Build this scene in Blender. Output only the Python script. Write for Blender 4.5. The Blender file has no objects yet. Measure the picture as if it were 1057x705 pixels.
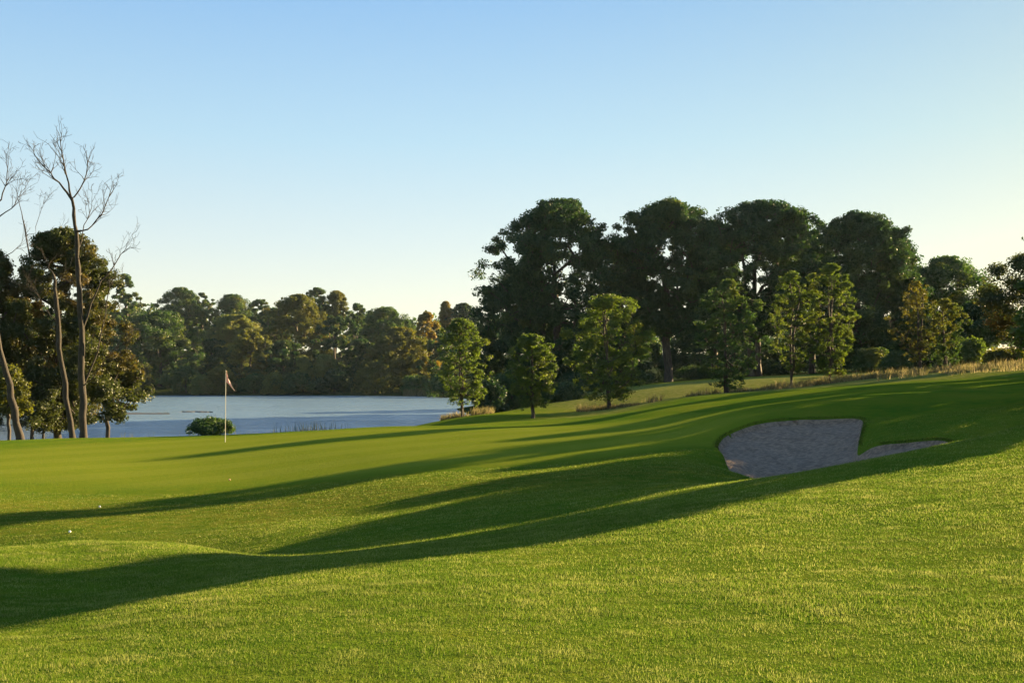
import bpy, math, random
import numpy as np
R = math.radians
sc = bpy.context.scene
# ------------------------------------------------------------------ camera, sky, sun, exposure
W0, H0, F = 1057.0, 705.0, 1133.0
PITCH = math.atan(37.5 / F)
cam_d = bpy.data.cameras.new('camera'); cam = bpy.data.objects.new('camera', cam_d)
sc.collection.objects.link(cam); sc.camera = cam
cam.location = (0, 0, 0); cam.rotation_euler = (R(90) + PITCH, 0, 0)
cam_d.sensor_width = 36.0; cam_d.lens = F / W0 * 36.0
cam_d.clip_start = 0.1; cam_d.clip_end = 6000
SUN_AZ, SUN_EL = 52.0, 15.5          # azimuth to the right of +Y, elevation
sa, ca = math.sin(R(SUN_AZ)), math.cos(R(SUN_AZ))
w = bpy.data.worlds.new('World'); sc.world = w; w.use_nodes = True
nt = w.node_tree; nt.nodes.clear()
sky = nt.nodes.new('ShaderNodeTexSky'); sky.sky_type = 'NISHITA'; sky.sun_disc = False
sky.sun_elevation = R(SUN_EL); sky.sun_rotation = R(SUN_AZ)
sky.altitude = 0; sky.air_density = 1.0; sky.dust_density = 0.5; sky.ozone_density = 1.4
bg = nt.nodes.new('ShaderNodeBackground'); bg.inputs['Strength'].default_value = 0.05
wo = nt.nodes.new('ShaderNodeOutputWorld')
tc = nt.nodes.new('ShaderNodeTexCoord'); sx = nt.nodes.new('ShaderNodeSeparateXYZ'); nt.links.new(tc.outputs['Generated'], sx.inputs[0])
rp = nt.nodes.new('ShaderNodeValToRGB'); nt.links.new(sx.outputs['Z'], rp.inputs[0]); el_ = rp.color_ramp.elements     # clear evening sky: cream at the horizon to blue overhead
SKY = [(0.0, (.84, .77, .55)), (.05, (.78, .76, .60)), (.12, (.61, .69, .68)), (.21, (.42, .615, .73)), (.33, (.245, .46, .73)), (.6, (.13, .28, .58)), (1.0, (.10, .22, .48))]
while len(el_) < len(SKY): el_.new(.5)
for i_, (p_, c_) in enumerate(SKY): el_[i_].position = p_; el_[i_].color = (*c_, 1)
v1_ = nt.nodes.new('ShaderNodeVectorMath'); v1_.operation = 'SCALE'; v1_.inputs['Scale'].default_value = 3.55; nt.links.new(rp.outputs[0], v1_.inputs[0])
v2_ = nt.nodes.new('ShaderNodeVectorMath'); v2_.operation = 'SCALE'; v2_.inputs['Scale'].default_value = 0.17; nt.links.new(sky.outputs[0], v2_.inputs[0])
v3_ = nt.nodes.new('ShaderNodeVectorMath'); v3_.operation = 'ADD'; nt.links.new(v1_.outputs[0], v3_.inputs[0]); nt.links.new(v2_.outputs[0], v3_.inputs[1])
dt = nt.nodes.new('ShaderNodeVectorMath'); dt.operation = 'DOT_PRODUCT'; nt.links.new(tc.outputs['Generated'], dt.inputs[0])
dt.inputs[1].default_value = (math.sin(R(60)) * math.cos(R(3)), math.cos(R(60)) * math.cos(R(3)), math.sin(R(3)))
pw_ = nt.nodes.new('ShaderNodeMath'); pw_.operation = 'POWER'; pw_.use_clamp = True; nt.links.new(dt.outputs['Value'], pw_.inputs[0]); pw_.inputs[1].default_value = 3.5
mg = nt.nodes.new('ShaderNodeMix'); mg.data_type = 'RGBA'; mg.blend_type = 'MULTIPLY'; nt.links.new(pw_.outputs[0], mg.inputs[0]); nt.links.new(v3_.outputs[0], mg.inputs[6]); mg.inputs[7].default_value = (1.0, 0.85, 0.56, 1)
nt.links.new(mg.outputs[2], bg.inputs[0]); nt.links.new(bg.outputs[0], wo.inputs[0])
sl = bpy.data.lights.new('sun', 'SUN'); sl.energy = 5.0; sl.angle = R(0.53); sl.color = (1.0, 0.745, 0.38)
so = bpy.data.objects.new('sun', sl); sc.collection.objects.link(so)
so.location = (60, 50, 40)
so.rotation_euler = (R(90 - SUN_EL), 0, math.pi - R(SUN_AZ))   # lamp's -Z points away from the sun
sc.view_settings.view_transform = 'Standard'; sc.view_settings.look = 'None'
sc.view_settings.exposure = 2.45; sc.view_settings.gamma = 1; sc.view_settings.use_curve_mapping = False
cy = sc.cycles
cy.max_bounces = 6; cy.diffuse_bounces = 3; cy.glossy_bounces = 2; cy.transmission_bounces = 4
cy.volume_bounces = 0; cy.transparent_max_bounces = 6; cy.use_denoising = True
cy.sample_clamp_indirect = 4; cy.caustics_reflective = False; cy.caustics_refractive = False
try: cy.denoising_prefilter = 'ACCURATE'
except Exception: pass

# ------------------------------------------------------------------ helpers
def ray(px, py):
    u = (px - W0 / 2) / F; v = (H0 / 2 - py) / F
    y = math.cos(PITCH) - v * math.sin(PITCH); z = math.sin(PITCH) + v * math.cos(PITCH)
    return u / y, z / y
def at(px, py, Y):
    a, b = ray(px, py); return np.array((a * Y, Y, b * Y))

def link(o, parent=None):
    sc.collection.objects.link(o)
    if parent is not None: o.parent = parent
    return o
def tag(o, label=None, cat=None, group=None, kind=None):
    if label: o['label'] = label
    if cat: o['category'] = cat
    if group: o['group'] = group
    if kind: o['kind'] = kind
    return o
def empty(name, loc):
    o = bpy.data.objects.new(name, None); o.location = loc; o.empty_display_size = 0.3
    return link(o)
def mesh(name, V, Fs, mat, parent=None, smooth=False, attrs=None):
    """Fs: list of (n,k) int arrays"""
    V = np.ascontiguousarray(V, dtype=np.float32); me = bpy.data.meshes.new(name)
    if not isinstance(Fs, list): Fs = [Fs]
    Fs = [np.ascontiguousarray(f, dtype=np.int32) for f in Fs if len(f)]
    me.vertices.add(len(V)); me.vertices.foreach_set('co', V.ravel())
    if Fs:
        li = np.concatenate([f.ravel() for f in Fs]); cnt = np.concatenate([np.full(len(f), f.shape[1], np.int32) for f in Fs])
        st = np.concatenate([[0], np.cumsum(cnt)[:-1]]).astype(np.int32)
        me.loops.add(len(li)); me.loops.foreach_set('vertex_index', li)
        me.polygons.add(len(cnt)); me.polygons.foreach_set('loop_start', st)
        me.update(calc_edges=True)
        if smooth: me.polygons.foreach_set('use_smooth', np.ones(len(cnt), bool))
    if attrs:
        for k, a in attrs.items():
            at_ = me.attributes.new(k, 'FLOAT', 'POINT'); at_.data.foreach_set('value', np.ascontiguousarray(a, dtype=np.float32))
    me.materials.append(mat)
    return link(bpy.data.objects.new(name, me), parent)

def noise2(x, y, seed=0):
    """smooth value noise, vectorised, about -1..1"""
    xi = np.floor(x).astype(np.int64); yi = np.floor(y).astype(np.int64); fx = x - xi; fy = y - yi
    fx = fx * fx * (3 - 2 * fx); fy = fy * fy * (3 - 2 * fy)
    def h(a, b):
        n = (a * 374761393 + b * 668265263 + seed * 1442695041) & 0x7fffffff
        n = ((n ^ (n >> 13)) * 1274126177) & 0x7fffffff
        return ((n ^ (n >> 16)) & 0xffff) / 32767.5 - 1
    return (h(xi, yi) * (1 - fx) + h(xi + 1, yi) * fx) * (1 - fy) + (h(xi, yi + 1) * (1 - fx) + h(xi + 1, yi + 1) * fx) * fy
def sstep(a, b, x):
    t = np.clip((x - a) / (b - a), 0, 1); return t * t * (3 - 2 * t)

# ------------------------------------------------------------------ materials
def newmat(name):
    m = bpy.data.materials.new(name); m.use_nodes = True; n = m.node_tree; n.nodes.clear()
    out = n.nodes.new('ShaderNodeOutputMaterial'); return m, n, out
def N(n, t, **kw):
    nd = n.nodes.new(t)
    for k, v in kw.items():
        if k in ('operation', 'blend_type', 'data_type', 'attribute_name', 'noise_dimensions', 'feature', 'distance'): setattr(nd, k, v)
        else: nd.inputs[k].default_value = v
    return nd
def coords(n, scale=(1, 1, 1), rot=(0, 0, 0)):
    g = n.nodes.new('ShaderNodeNewGeometry'); mp = n.nodes.new('ShaderNodeMapping')
    mp.inputs['Scale'].default_value = scale; mp.inputs['Rotation'].default_value = rot
    n.links.new(g.outputs['Position'], mp.inputs['Vector']); return mp.outputs[0]
def noise(n, vec, scale, detail=3, rough=0.55):
    t = N(n, 'ShaderNodeTexNoise', Scale=scale, Detail=detail, Roughness=rough); n.links.new(vec, t.inputs['Vector']); return t.outputs['Fac']
def ramp(n, fac, stops):
    r = n.nodes.new('ShaderNodeValToRGB'); e = r.color_ramp.elements
    while len(e) < len(stops): e.new(0.5)
    for i, (p, c) in enumerate(stops): e[i].position = p; e[i].color = (*c, 1) if len(c) == 3 else c
    n.links.new(fac, r.inputs['Fac']); return r.outputs['Color']
def mixc(n, fac, a, b, mode='MIX'):
    m = n.nodes.new('ShaderNodeMix'); m.data_type = 'RGBA'; m.blend_type = mode
    if isinstance(fac, float): m.inputs[0].default_value = fac
    else: n.links.new(fac, m.inputs[0])
    for s, v in ((6, a), (7, b)):
        if isinstance(v, tuple): m.inputs[s].default_value = (*v, 1)
        else: n.links.new(v, m.inputs[s])
    return m.outputs[2]
def math_(n, op, a, b=None):
    m = n.nodes.new('ShaderNodeMath'); m.operation = op
    for i, v in enumerate((a, b)):
        if v is None: continue
        if isinstance(v, (int, float)): m.inputs[i].default_value = v
        else: n.links.new(v, m.inputs[i])
    return m.outputs[0]
def attr(n, name):
    a = n.nodes.new('ShaderNodeAttribute'); a.attribute_name = name; return a.outputs['Fac']
def bump(n, h, strength, dist):
    b = N(n, 'ShaderNodeBump', Strength=strength, Distance=dist); n.links.new(h, b.inputs['Height']); return b.outputs['Normal']

def leaf_mat(name, dark, light, warm, transl=0.45, patch=0.35, warmth=0.5):
    """dark/light leaf colours, warm = autumn patches; all vary leaf by leaf and clump by clump"""
    m, n, out = newmat(name)
    v = coords(n); big = noise(n, v, patch, 2, 0.5); rnd = attr(n, 'rnd')
    c1 = ramp(n, rnd, [(0.0, dark), (1.0, light)])
    k = ramp(n, big, [(0.62 - 0.25 * warmth, (0, 0, 0)), (0.78 - 0.2 * warmth, (1, 1, 1))])
    c = mixc(n, k, c1, warm)
    c = mixc(n, 0.35, c, c1)
    d = n.nodes.new('ShaderNodeBsdfDiffuse'); t = n.nodes.new('ShaderNodeBsdfTranslucent'); mx = n.nodes.new('ShaderNodeMixShader')
    g = N(n, 'ShaderNodeBsdfGlossy', Roughness=0.45); g.inputs['Color'].default_value = (0.6, 0.6, 0.6, 1)
    m2 = n.nodes.new('ShaderNodeMixShader'); m2.inputs[0].default_value = 0.04
    hs = N(n, 'ShaderNodeHueSaturation', Hue=0.485, Saturation=1.15, Value=1.5); n.links.new(c, hs.inputs['Color'])
    n.links.new(c, d.inputs['Color']); n.links.new(hs.outputs[0], t.inputs['Color']); mx.inputs[0].default_value = transl
    n.links.new(d.outputs[0], mx.inputs[1]); n.links.new(t.outputs[0], mx.inputs[2])
    n.links.new(mx.outputs[0], m2.inputs[1]); n.links.new(g.outputs[0], m2.inputs[2]); n.links.new(m2.outputs[0], out.inputs[0])
    return m
def bark_mat(name, a, b, sc_=6):
    m, n, out = newmat(name); v = coords(n, (1, 1, 0.25))
    f = noise(n, v, sc_, 5, 0.65); c = ramp(n, f, [(0.3, a), (0.7, b)])
    p = N(n, 'ShaderNodeBsdfPrincipled', Roughness=0.9); n.links.new(c, p.inputs['Base Color'])
    n.links.new(bump(n, f, 0.8, 0.04), p.inputs['Normal']); n.links.new(p.outputs[0], out.inputs[0]); return m
def plain_mat(name, c, rough=0.5, var=0.1):
    m, n, out = newmat(name); f = noise(n, coords(n), 20, 3)
    col = ramp(n, f, [(0.3, tuple(x * (1 - var) for x in c)), (0.7, tuple(min(1, x * (1 + var)) for x in c))])
    p = N(n, 'ShaderNodeBsdfPrincipled', Roughness=rough); n.links.new(col, p.inputs['Base Color']); n.links.new(p.outputs[0], out.inputs[0]); return m

# ------------------------------------------------------------------ terrain heights: control points
CP = []   # (X, Y, z)
def c(px, Y, py=None, z=None):
    a, b = ray(px, py if py is not None else 390); CP.append((a * Y, Y, b * Y if z is None else z))
# foreground
for px in (-350, 0, 264, 528, 792, 1057, 1400):
    c(px, 2.5, z=-1.62 + 0.02 * (px - 528) / 500); 
for px, py, Y in ((0, 705, 5.6), (264, 705, 5.4), (528, 705, 5.3), (792, 705, 5.35), (1057, 705, 5.5),
                  (-300, 655, 6.8), (0, 652, 7.2), (150, 620, 8.0), (300, 590, 8.8), (440, 572, 9.7), (640, 541, 11), (760, 515, 12.2), (860, 495, 13.4), (1057, 457, 15.4),
                  (640, 600, 7.9), (860, 600, 7.6), (1057, 600, 7.6), (1057, 520, 10.5), (860, 540, 10.2),
                  # near left mound and its lit crest
                  (80, 617, 9.3), (80, 598, 10.3), (80, 575, 11.5), (80, 559, 12.7), (-60, 568, 12.0), (-300, 590, 11.0), (190, 562, 13.0), (190, 583, 10.8), (270, 574, 12.6),
                  # right crest
                  (1057, 439, 17.5), (960, 462, 16.6), (870, 480, 16.2), (1250, 395, 19.0),
                  # valley and green by columns
                  (300, 570, 14.0), (300, 548, 17.5), (300, 520, 22), (300, 490, 27.5), (300, 466, 33), (300, 450, 39.5), (300, 446, 43),
                  (400, 567, 11.5), (400, 556, 14.5), (400, 530, 18.5), (400, 500, 23.5), (400, 470, 30), (400, 447, 39), (400, 440, 45),
                  (80, 548, 19), (80, 520, 23.5), (80, 490, 29), (80, 470, 34), (80, 457, 39.5), (80, 452.5, 43),
                  (190, 550, 18.7), (190, 520, 23), (190, 480, 31), (190, 455, 39.5), (190, 451, 43),
                  (-60, 545, 20), (-60, 500, 27), (-60, 460, 39), (-300, 540, 20), (-300, 470, 38),
                  (528, 558, 11.2), (528, 546, 13.5), (528, 527, 16.5), (528, 505, 20), (528, 484, 25), (528, 462, 30.5), (528, 445, 38), (528, 437, 46), (528, 433, 52),
                  (620, 533, 13.2), (620, 518, 16), (620, 500, 19.5), (620, 484, 23.5), (620, 470, 27), (620, 450, 33), (620, 436, 41), (620, 428, 52), (620, 424, 60),
                  (700, 512, 14.8), (700, 500, 17.5), (700, 487, 21.5), (700, 479, 24.0), (700, 460, 28.5), (700, 441, 33.5), (700, 423, 41), (700, 411, 54), (700, 402, 70),
                  (745, 484, 24.0), (745, 468, 27), (740, 445, 31.0), (775, 432, 31.6), (850, 425, 32.2), (900, 423, 32.5),
                  (820, 413, 40), (820, 403, 52), (820, 399, 65), (820, 391, 90),
                  (920, 408, 37), (920, 398, 46), (920, 387, 62), (920, 388, 90),
                  (1000, 430, 29), (1000, 413, 34), (1057, 418, 30.5), (1057, 404, 36), (1057, 390, 48), (1057, 381, 60), (1250, 385, 30), (1250, 360, 60),
                  (480, 431, 55), (480, 429, 62)):
    c(px, Y, py)
# hollows and the bunker floor (hidden bottoms by height)
for px, Y, z in ((80, 15.5, -2.85), (-60, 16, -2.9), (190, 15.8, -2.72), (-300, 15.5, -2.9),
                 (870, 19.5, -2.0), (960, 20, -1.9), (1057, 21.5, -1.6), (770, 19.5, -1.95), (1250, 24, -1.3),
                 (810, 26.6, -2.42), (860, 26.6, -2.42), (770, 26.4, -2.3), (898, 26.5, -1.62), (930, 26.2, -1.53), (965, 25.8, -1.44), (900, 23.2, -1.9), (950, 23.0, -1.75), (820, 23.0, -2.35), (830, 29.0, -1.88), (775, 28.8, -1.95),
                 (912, 28.3, -1.47), (955, 28.3, -1.33), (925, 30.0, -1.25), (1000, 26, -1.35),
                 # beyond the green: fall to the lake
                 (-300, 52, -3.2), (0, 52, -3.1), (150, 52, -3.0), (300, 53, -3.0), (400, 55, -2.9),
                 (-300, 66, -4.4), (0, 66, -4.3), (150, 67, -4.4), (300, 70, -4.4), (400, 74, -4.4), (470, 80, -4.2),
                 (-300, 85, -5.6), (0, 85, -5.6), (200, 90, -5.8), (350, 100, -5.6), (440, 110, -5.2),
                 (-300, 140, -6.2), (0, 160, -6.4), (250, 170, -6.4), (380, 170, -6.0), (470, 170, -5.0),
                 (-600, 235, -5.2), (-300, 235, -5.2), (0, 238, -5.2), (150, 240, -5.2), (300, 240, -5.0), (400, 236, -4.9), (480, 205, -4.2),
                 (-600, 256, -3.3), (-300, 256, -3.3), (0, 256, -3.3), (150, 258, -3.3), (300, 256, -3.3), (400, 254, -3.3), (500, 215, -3.0),
                 (-300, 340, 4), (0, 340, 4), (150, 340, 4), (300, 340, 3.5), (450, 340, 3), (600, 340, 3), (900, 340, 6), (1300, 340, 8),
                 (-300, 520, 13), (150, 520, 13), (450, 520, 11), (900, 520, 12), (1300, 520, 14),
                 (-300, 1000, 16), (528, 1000, 16), (1300, 1000, 18),
                 (520, 75, -2.4), (540, 100, -2.3), (560, 150, -2.2), (620, 85, -1.5), (620, 120, -1.3), (700, 95, -0.6), (700, 125, -0.3), (620, 200, -0.8),
                 (820, 120, 0.3), (820, 180, 0.8), (960, 110, 0.8), (960, 180, 2), (1057, 80, 1.0), (1057, 130, 1.4), (1400, 90, 2.5), (1400, 180, 3.5), (1400, 40, 0.8), (1400, 14, -0.4), (1400, 7, -1.2),
                 (-800, 40, -2.2), (-800, 20, -2.2), (-800, 10, -1.9), (-800, 5, -1.7), (2200, 10, -0.6), (2200, 30, 1.0), (2200, 80, 3)):
    c(px, Y, z=z)
CP = np.array(CP)
def warp(X, Y):
    Yc = np.maximum(Y, 2.0)
    return np.stack([np.clip(X / Yc, -1.6, 1.9) * 1.0, np.log(Yc) * 0.8], -1)
_A = warp(CP[:, 0], CP[:, 1])
def _phi(P, Q):
    r2 = ((P[:, None, :] - Q[None]) ** 2).sum(-1) + 1e-12
    return 0.5 * r2 * np.log(r2)
_K = _phi(_A, _A) + np.eye(len(_A)) * 1e-4
_P = np.hstack([np.ones((len(_A), 1)), _A])
_M = np.block([[_K, _P], [_P.T, np.zeros((3, 3))]])
_sol = np.linalg.solve(_M, np.concatenate([CP[:, 2], np.zeros(3)]))
# bunker outline in plan
_bp = [(740, 29.2), (748, 30.3), (775, 30.9), (812, 31.2), (850, 31.3), (893, 31.2), (890, 29.6), (887, 28.4), (885, 27.2), (888, 26.5), (905, 26.3), (935, 26.1), (968, 25.9), (984, 25.2), (965, 23.6), (920, 22.6), (850, 23.0), (790, 24.0), (757, 25.0), (748, 26.6), (741, 27.8)]
BUNK = np.array([(ray(p, 440)[0] * y, y) for p, y in _bp])
# smooth the outline (Chaikin) 
for _ in range(3):
    nx = np.roll(BUNK, -1, 0); BUNK = np.stack([BUNK * .78 + nx * .22, BUNK * .22 + nx * .78], 1).reshape(-1, 2)
def bunker_sd(X, Y):
    """signed distance, positive inside"""
    d = np.full(X.shape, 99.0)
    m = (X > 4.0) & (X < 12.5) & (Y > 20.5) & (Y < 33)
    x, y = X[m], Y[m]; dd = np.full(x.shape, 1e9); ins = np.zeros(x.shape, bool)
    for i in range(len(BUNK)):
        a, b = BUNK[i], BUNK[(i + 1) % len(BUNK)]; e = b - a
        t = np.clip(((x - a[0]) * e[0] + (y - a[1]) * e[1]) / (e @ e), 0, 1)
        dd = np.minimum(dd, (x - a[0] - t * e[0]) ** 2 + (y - a[1] - t * e[1]) ** 2)
        cr = ((a[1] > y) != (b[1] > y)) & (x < (b[0] - a[0]) * (y - a[1]) / (b[1] - a[1] + 1e-12) + a[0]); ins ^= cr
    sd = np.sqrt(dd); d[m] = np.where(ins, sd, -sd); d[~m] = -99
    return d
def ground(X, Y, lip=True):
    X = np.atleast_1d(np.asarray(X, float)); Y = np.atleast_1d(np.asarray(Y, float)); sh = X.shape
    x, y = X.ravel(), Y.ravel(); z = np.zeros(len(x))
    for s in range(0, len(x), 20000):
        Q = warp(x[s:s + 20000], y[s:s + 20000])
        z[s:s + 20000] = _phi(Q, _A) @ _sol[:-3] + _sol[-3] + Q @ _sol[-2:]
    s_ = np.clip(y / 60, 0.15, 1.5)
    z += noise2(x / 3.1, y / 3.7, 3) * 0.022 * s_ + noise2(x / 1.1, y / 1.3, 5) * 0.006 + noise2(x / 9., y / 11., 8) * 0.06 * s_ + noise2(x / 5., y / 3.6, 14) * 0.05 * s_ * sstep(9, 14, y) * (1 - sstep(60, 100, y))
    if lip:
        sd = bunker_sd(x, y)
        wob = noise2(x * 2.2, y * 2.2, 11) * 0.004
        z += np.where(sd > -99, 0.04 * sstep(26, 29, y) * np.exp(-(np.clip(-sd, 0, 9) / 0.5) ** 2) * (sd <= 0) , 0)
        z += np.where(sd > 0, 0.04 * sstep(26, 29, y) - 0.15 * sstep(-0.01, 0.08, sd + wob), 0)
        z += np.where(sd > 0.15, noise2(x * 2.3 + y * 1.5, y * 3.5, 21) * 0.05 + noise2(x * 9, y * 9, 22) * 0.008, 0)
    return z.reshape(sh)
def gz(x, y): return float(ground(x, y)[0])

# ------------------------------------------------------------------ ground sheet
def spaced(segs):
    out = [segs[0][0]]
    for a, b, h0, h1 in segs:
        t = a
        while t < b - 1e-6:
            h = h0 + (h1 - h0) * (t - a) / (b - a); t = min(b, t + h); out.append(t)
    return np.array(out)
xs = spaced([(-1000, -300, 100, 30), (-300, -60, 15, 3), (-60, -18, 1.6, .25), (-18, 4, .2, .16), (4, 12.6, .085, .085), (12.6, 30, .2, .4), (30, 80, .6, 3), (80, 400, 6, 25), (400, 1000, 40, 100)])
ys = spaced([(-60, 2, 8, 1), (2, 20, .12, .14), (20, 32.5, .085, .085), (32.5, 60, .2, .35), (60, 110, .6, 1.5), (110, 330, 2.5, 5), (330, 1200, 10, 60)])
GX, GY = np.meshgrid(xs, ys); GZ = ground(GX, GY)
SD = bunker_sd(GX.ravel(), GY.ravel())
# snap the grid to the contour where turf lip meets sand, so the edge is a clean curve
nr = np.where(np.abs(SD - 0.02) < 0.06)[0]; fxx, fyy = GX.ravel().copy(), GY.ravel().copy()
for _ in range(2):
    e_ = .01; s0 = bunker_sd(fxx[nr], fyy[nr]); gx_ = (bunker_sd(fxx[nr] + e_, fyy[nr]) - s0) / e_; gy_ = (bunker_sd(fxx[nr], fyy[nr] + e_) - s0) / e_
    gl = np.maximum(gx_ ** 2 + gy_ ** 2, .3); fxx[nr] += (0.02 - s0) * gx_ / gl; fyy[nr] += (0.02 - s0) * gy_ / gl
GX, GY = fxx.reshape(GX.shape), fyy.reshape(GY.shape); GZ = ground(GX, GY)
V = np.stack([GX.ravel(), GY.ravel(), GZ.ravel()], 1)
nx_, ny_ = len(xs), len(ys)
ii = (np.arange(ny_ - 1)[:, None] * nx_ + np.arange(nx_ - 1)[None]).ravel()
Q = np.stack([ii, ii + 1, ii + nx_ + 1, ii + nx_], 1)
fin = SD[Q].mean(1) > 0.02
# zones of different turf (where the thing itself differs): green, rough in the swale, dry meadow behind, shore mud
x, y = V[:, 0], V[:, 1]
pxg = x / np.maximum(y, 1) * F + W0 / 2
nz = noise2(x / 4, y / 4, 31) * .5 + noise2(x / 1.3, y / 1.3, 32) * .3
green = sstep(-0.9, -0.5, -(((x + 5) / 15) ** 2 + ((y - 33.5) / 9.0) ** 2) + 0.06 * noise2(x / 3, y / 3, 9))
dry = sstep(47, 55, y + nz * 5 - 0.25 * (x - 5)) * sstep(-1, 6, x + nz * 2) * (1 - sstep(100, 118, y + nz * 6)) 
rough = sstep(0, 1, 1.0 - np.abs((y - 21.5) / 5.0)) * sstep(-8, -2, -x + nz * 4) * sstep(-2, 6, x + 15)
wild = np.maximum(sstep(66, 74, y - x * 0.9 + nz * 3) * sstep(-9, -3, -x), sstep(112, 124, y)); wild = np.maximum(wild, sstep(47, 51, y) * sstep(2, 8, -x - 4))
def used(V, Fc, attrs):
    ids, inv = np.unique(Fc, return_inverse=True); return V[ids], inv.reshape(Fc.shape), {k: a[ids] for k, a in attrs.items()}

m_turf, n, out = newmat('turf')
v = coords(n); vs = coords(n, (0.6, 1.6, 1), (0, 0, R(-25)))
big = noise(n, v, 0.35, 4, .6); mid = noise(n, v, 3.0, 5, .65); fine = noise(n, v, 38, 4, .75); streak = noise(n, vs, 9, 4, .7)
col = ramp(n, big, [(0.30, (0.078, 0.165, 0.014)), (0.5, (0.130, 0.200, 0.016)), (0.72, (0.190, 0.215, 0.022))])
col = mixc(n, ramp(n, fine, [(0.32, (0.0, 0.0, 0.0)), (0.7, (1, 1, 1))]), mixc(n, 0.5, col, (0.035, 0.065, 0.005), 'MIX'), col)
col = mixc(n, math_(n, 'MULTIPLY', ramp(n, mid, [(0.42, (0, 0, 0)), (0.66, (1, 1, 1))]), 0.25), col, (0.24, 0.21, 0.02))
gcol = mixc(n, ramp(n, streak, [(0.3, (0, 0, 0)), (0.75, (1, 1, 1))]), (0.128, 0.182, 0.014), (0.205, 0.215, 0.020))
wv = n.nodes.new('ShaderNodeTexWave'); wv.inputs['Scale'].default_value = 0.13; wv.inputs['Distortion'].default_value = 0.25; n.links.new(coords(n, (1, 1, 1), (0, 0, R(62))), wv.inputs['Vector'])
gcol = mixc(n, math_(n, 'MULTIPLY', ramp(n, wv.outputs['Fac'], [(.42, (0, 0, 0)), (.58, (1, 1, 1))]), .22), gcol, (0.235, 0.245, 0.035))
col = mixc(n, attr(n, 'green'), col, gcol)
rcol = mixc(n, ramp(n, mid, [(0.35, (0, 0, 0)), (0.65, (1, 1, 1))]), (0.04, 0.085, 0.006), (0.17, 0.145, 0.025))
col = mixc(n, math_(n, 'MULTIPLY', attr(n, 'rough'), 0.75), col, rcol)
dcol = mixc(n, ramp(n, mid, [(0.35, (0, 0, 0)), (0.65, (1, 1, 1))]), (0.10, 0.14, 0.015), (0.26, 0.235, 0.07))
col = mixc(n, attr(n, 'dry'), col, dcol)
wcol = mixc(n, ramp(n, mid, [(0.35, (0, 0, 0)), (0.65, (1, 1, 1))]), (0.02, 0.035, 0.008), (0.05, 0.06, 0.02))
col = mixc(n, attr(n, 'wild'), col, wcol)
p = N(n, 'ShaderNodeBsdfDiffuse', Roughness=0.6)
n.links.new(col, p.inputs['Color'])
hsum = math_(n, 'ADD', math_(n, 'MULTIPLY', fine, 0.35), math_(n, 'MULTIPLY', noise(n, v, 11, 4, .7), 1.0))
bs = math_(n, 'MULTIPLY', math_(n, 'SUBTRACT', 1.0, math_(n, 'MULTIPLY', attr(n, 'green'), 0.55)), 0.75)
bn = N(n, 'ShaderNodeBump', Distance=0.06); n.links.new(hsum, bn.inputs['Height']); n.links.new(bs, bn.inputs['Strength'])
n.links.new(bn.outputs[0], p.inputs['Normal']); n.links.new(p.outputs[0], out.inputs[0])

attrs = {'green': green, 'rough': rough, 'dry': dry, 'wild': wild}
Vt, Qt, At = used(V, Q[~fin], attrs)
tag(mesh('ground', Vt, Qt, m_turf, smooth=True, attrs=At), kind='structure')
m_sand, n, out = newmat('bunker_sand')
v = coords(n); vr = coords(n, (1, 3.0, 1), (0, 0, R(-58)))
f1 = noise(n, v, 2.0, 5, .6); f2 = noise(n, v, 60, 3, .7); f3 = noise(n, vr, 7, 4, .7)
col = ramp(n, f1, [(0.3, (0.33, 0.215, 0.14)), (0.7, (0.48, 0.32, 0.21))]); col = mixc(n, 0.5, col, ramp(n, f3, [(0.42, (0.19, 0.14, 0.10)), (0.58, (0.70, 0.48, 0.32))]))  # relief shading of rake marks and footprints painted into the colour, hollows darker
p = N(n, 'ShaderNodeBsdfPrincipled', Roughness=0.95); n.links.new(col, p.inputs['Base Color'])
n.links.new(bump(n, math_(n, 'ADD', f3, math_(n, 'MULTIPLY', f2, .3)), 1.0, 0.16), p.inputs['Normal']); n.links.new(p.outputs[0], out.inputs[0])
Vb, Qb, Ab = used(V, Q[fin], {})
# the sand's own face starts at the lip; the lip itself stays turf
tag(mesh('bunker_sand', Vb, Qb, m_sand, smooth=True), kind='structure')

# ------------------------------------------------------------------ lake
ZW = -4.0
m_wat, n, out = newmat('lake_water')
v1 = coords(n, (1, 1.6, 1)); f1 = noise(n, v1, 0.5, 7, .7); f2 = noise(n, v1, 0.12, 3, .6); 
p = N(n, 'ShaderNodeBsdfPrincipled', Roughness=0.30, IOR=2.6); p.inputs['Base Color'].default_value = (0.12, 0.19, 0.24, 1)
cal = ramp(n, f2, [(0.35, (0.25, 0.25, 0.25)), (0.6, (1, 1, 1))])
bn = N(n, 'ShaderNodeBump', Distance=1.0); n.links.new(f1, bn.inputs['Height']); n.links.new(math_(n, 'MULTIPLY', cal, 1.0), bn.inputs['Strength'])
g_ = n.nodes.new('ShaderNodeNewGeometry'); sp_ = n.nodes.new('ShaderNodeSeparateXYZ'); n.links.new(g_.outputs['Position'], sp_.inputs[0])
calm = math_(n, 'ADD', math_(n, 'MULTIPLY', sp_.outputs[1], 0.38), sp_.outputs[0]); calm = math_(n, 'ADD', calm, math_(n, 'MULTIPLY', f2, 6.0))   # sheltered water under the left bank stays glassy
mr = N(n, 'ShaderNodeMapRange'); n.links.new(calm, mr.inputs[0]); mr.inputs[1].default_value = 0.0; mr.inputs[2].default_value = 5.0; mr.inputs[3].default_value = 0.05; mr.inputs[4].default_value = 0.21
n.links.new(mr.outputs[0], p.inputs['Roughness'])
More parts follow.
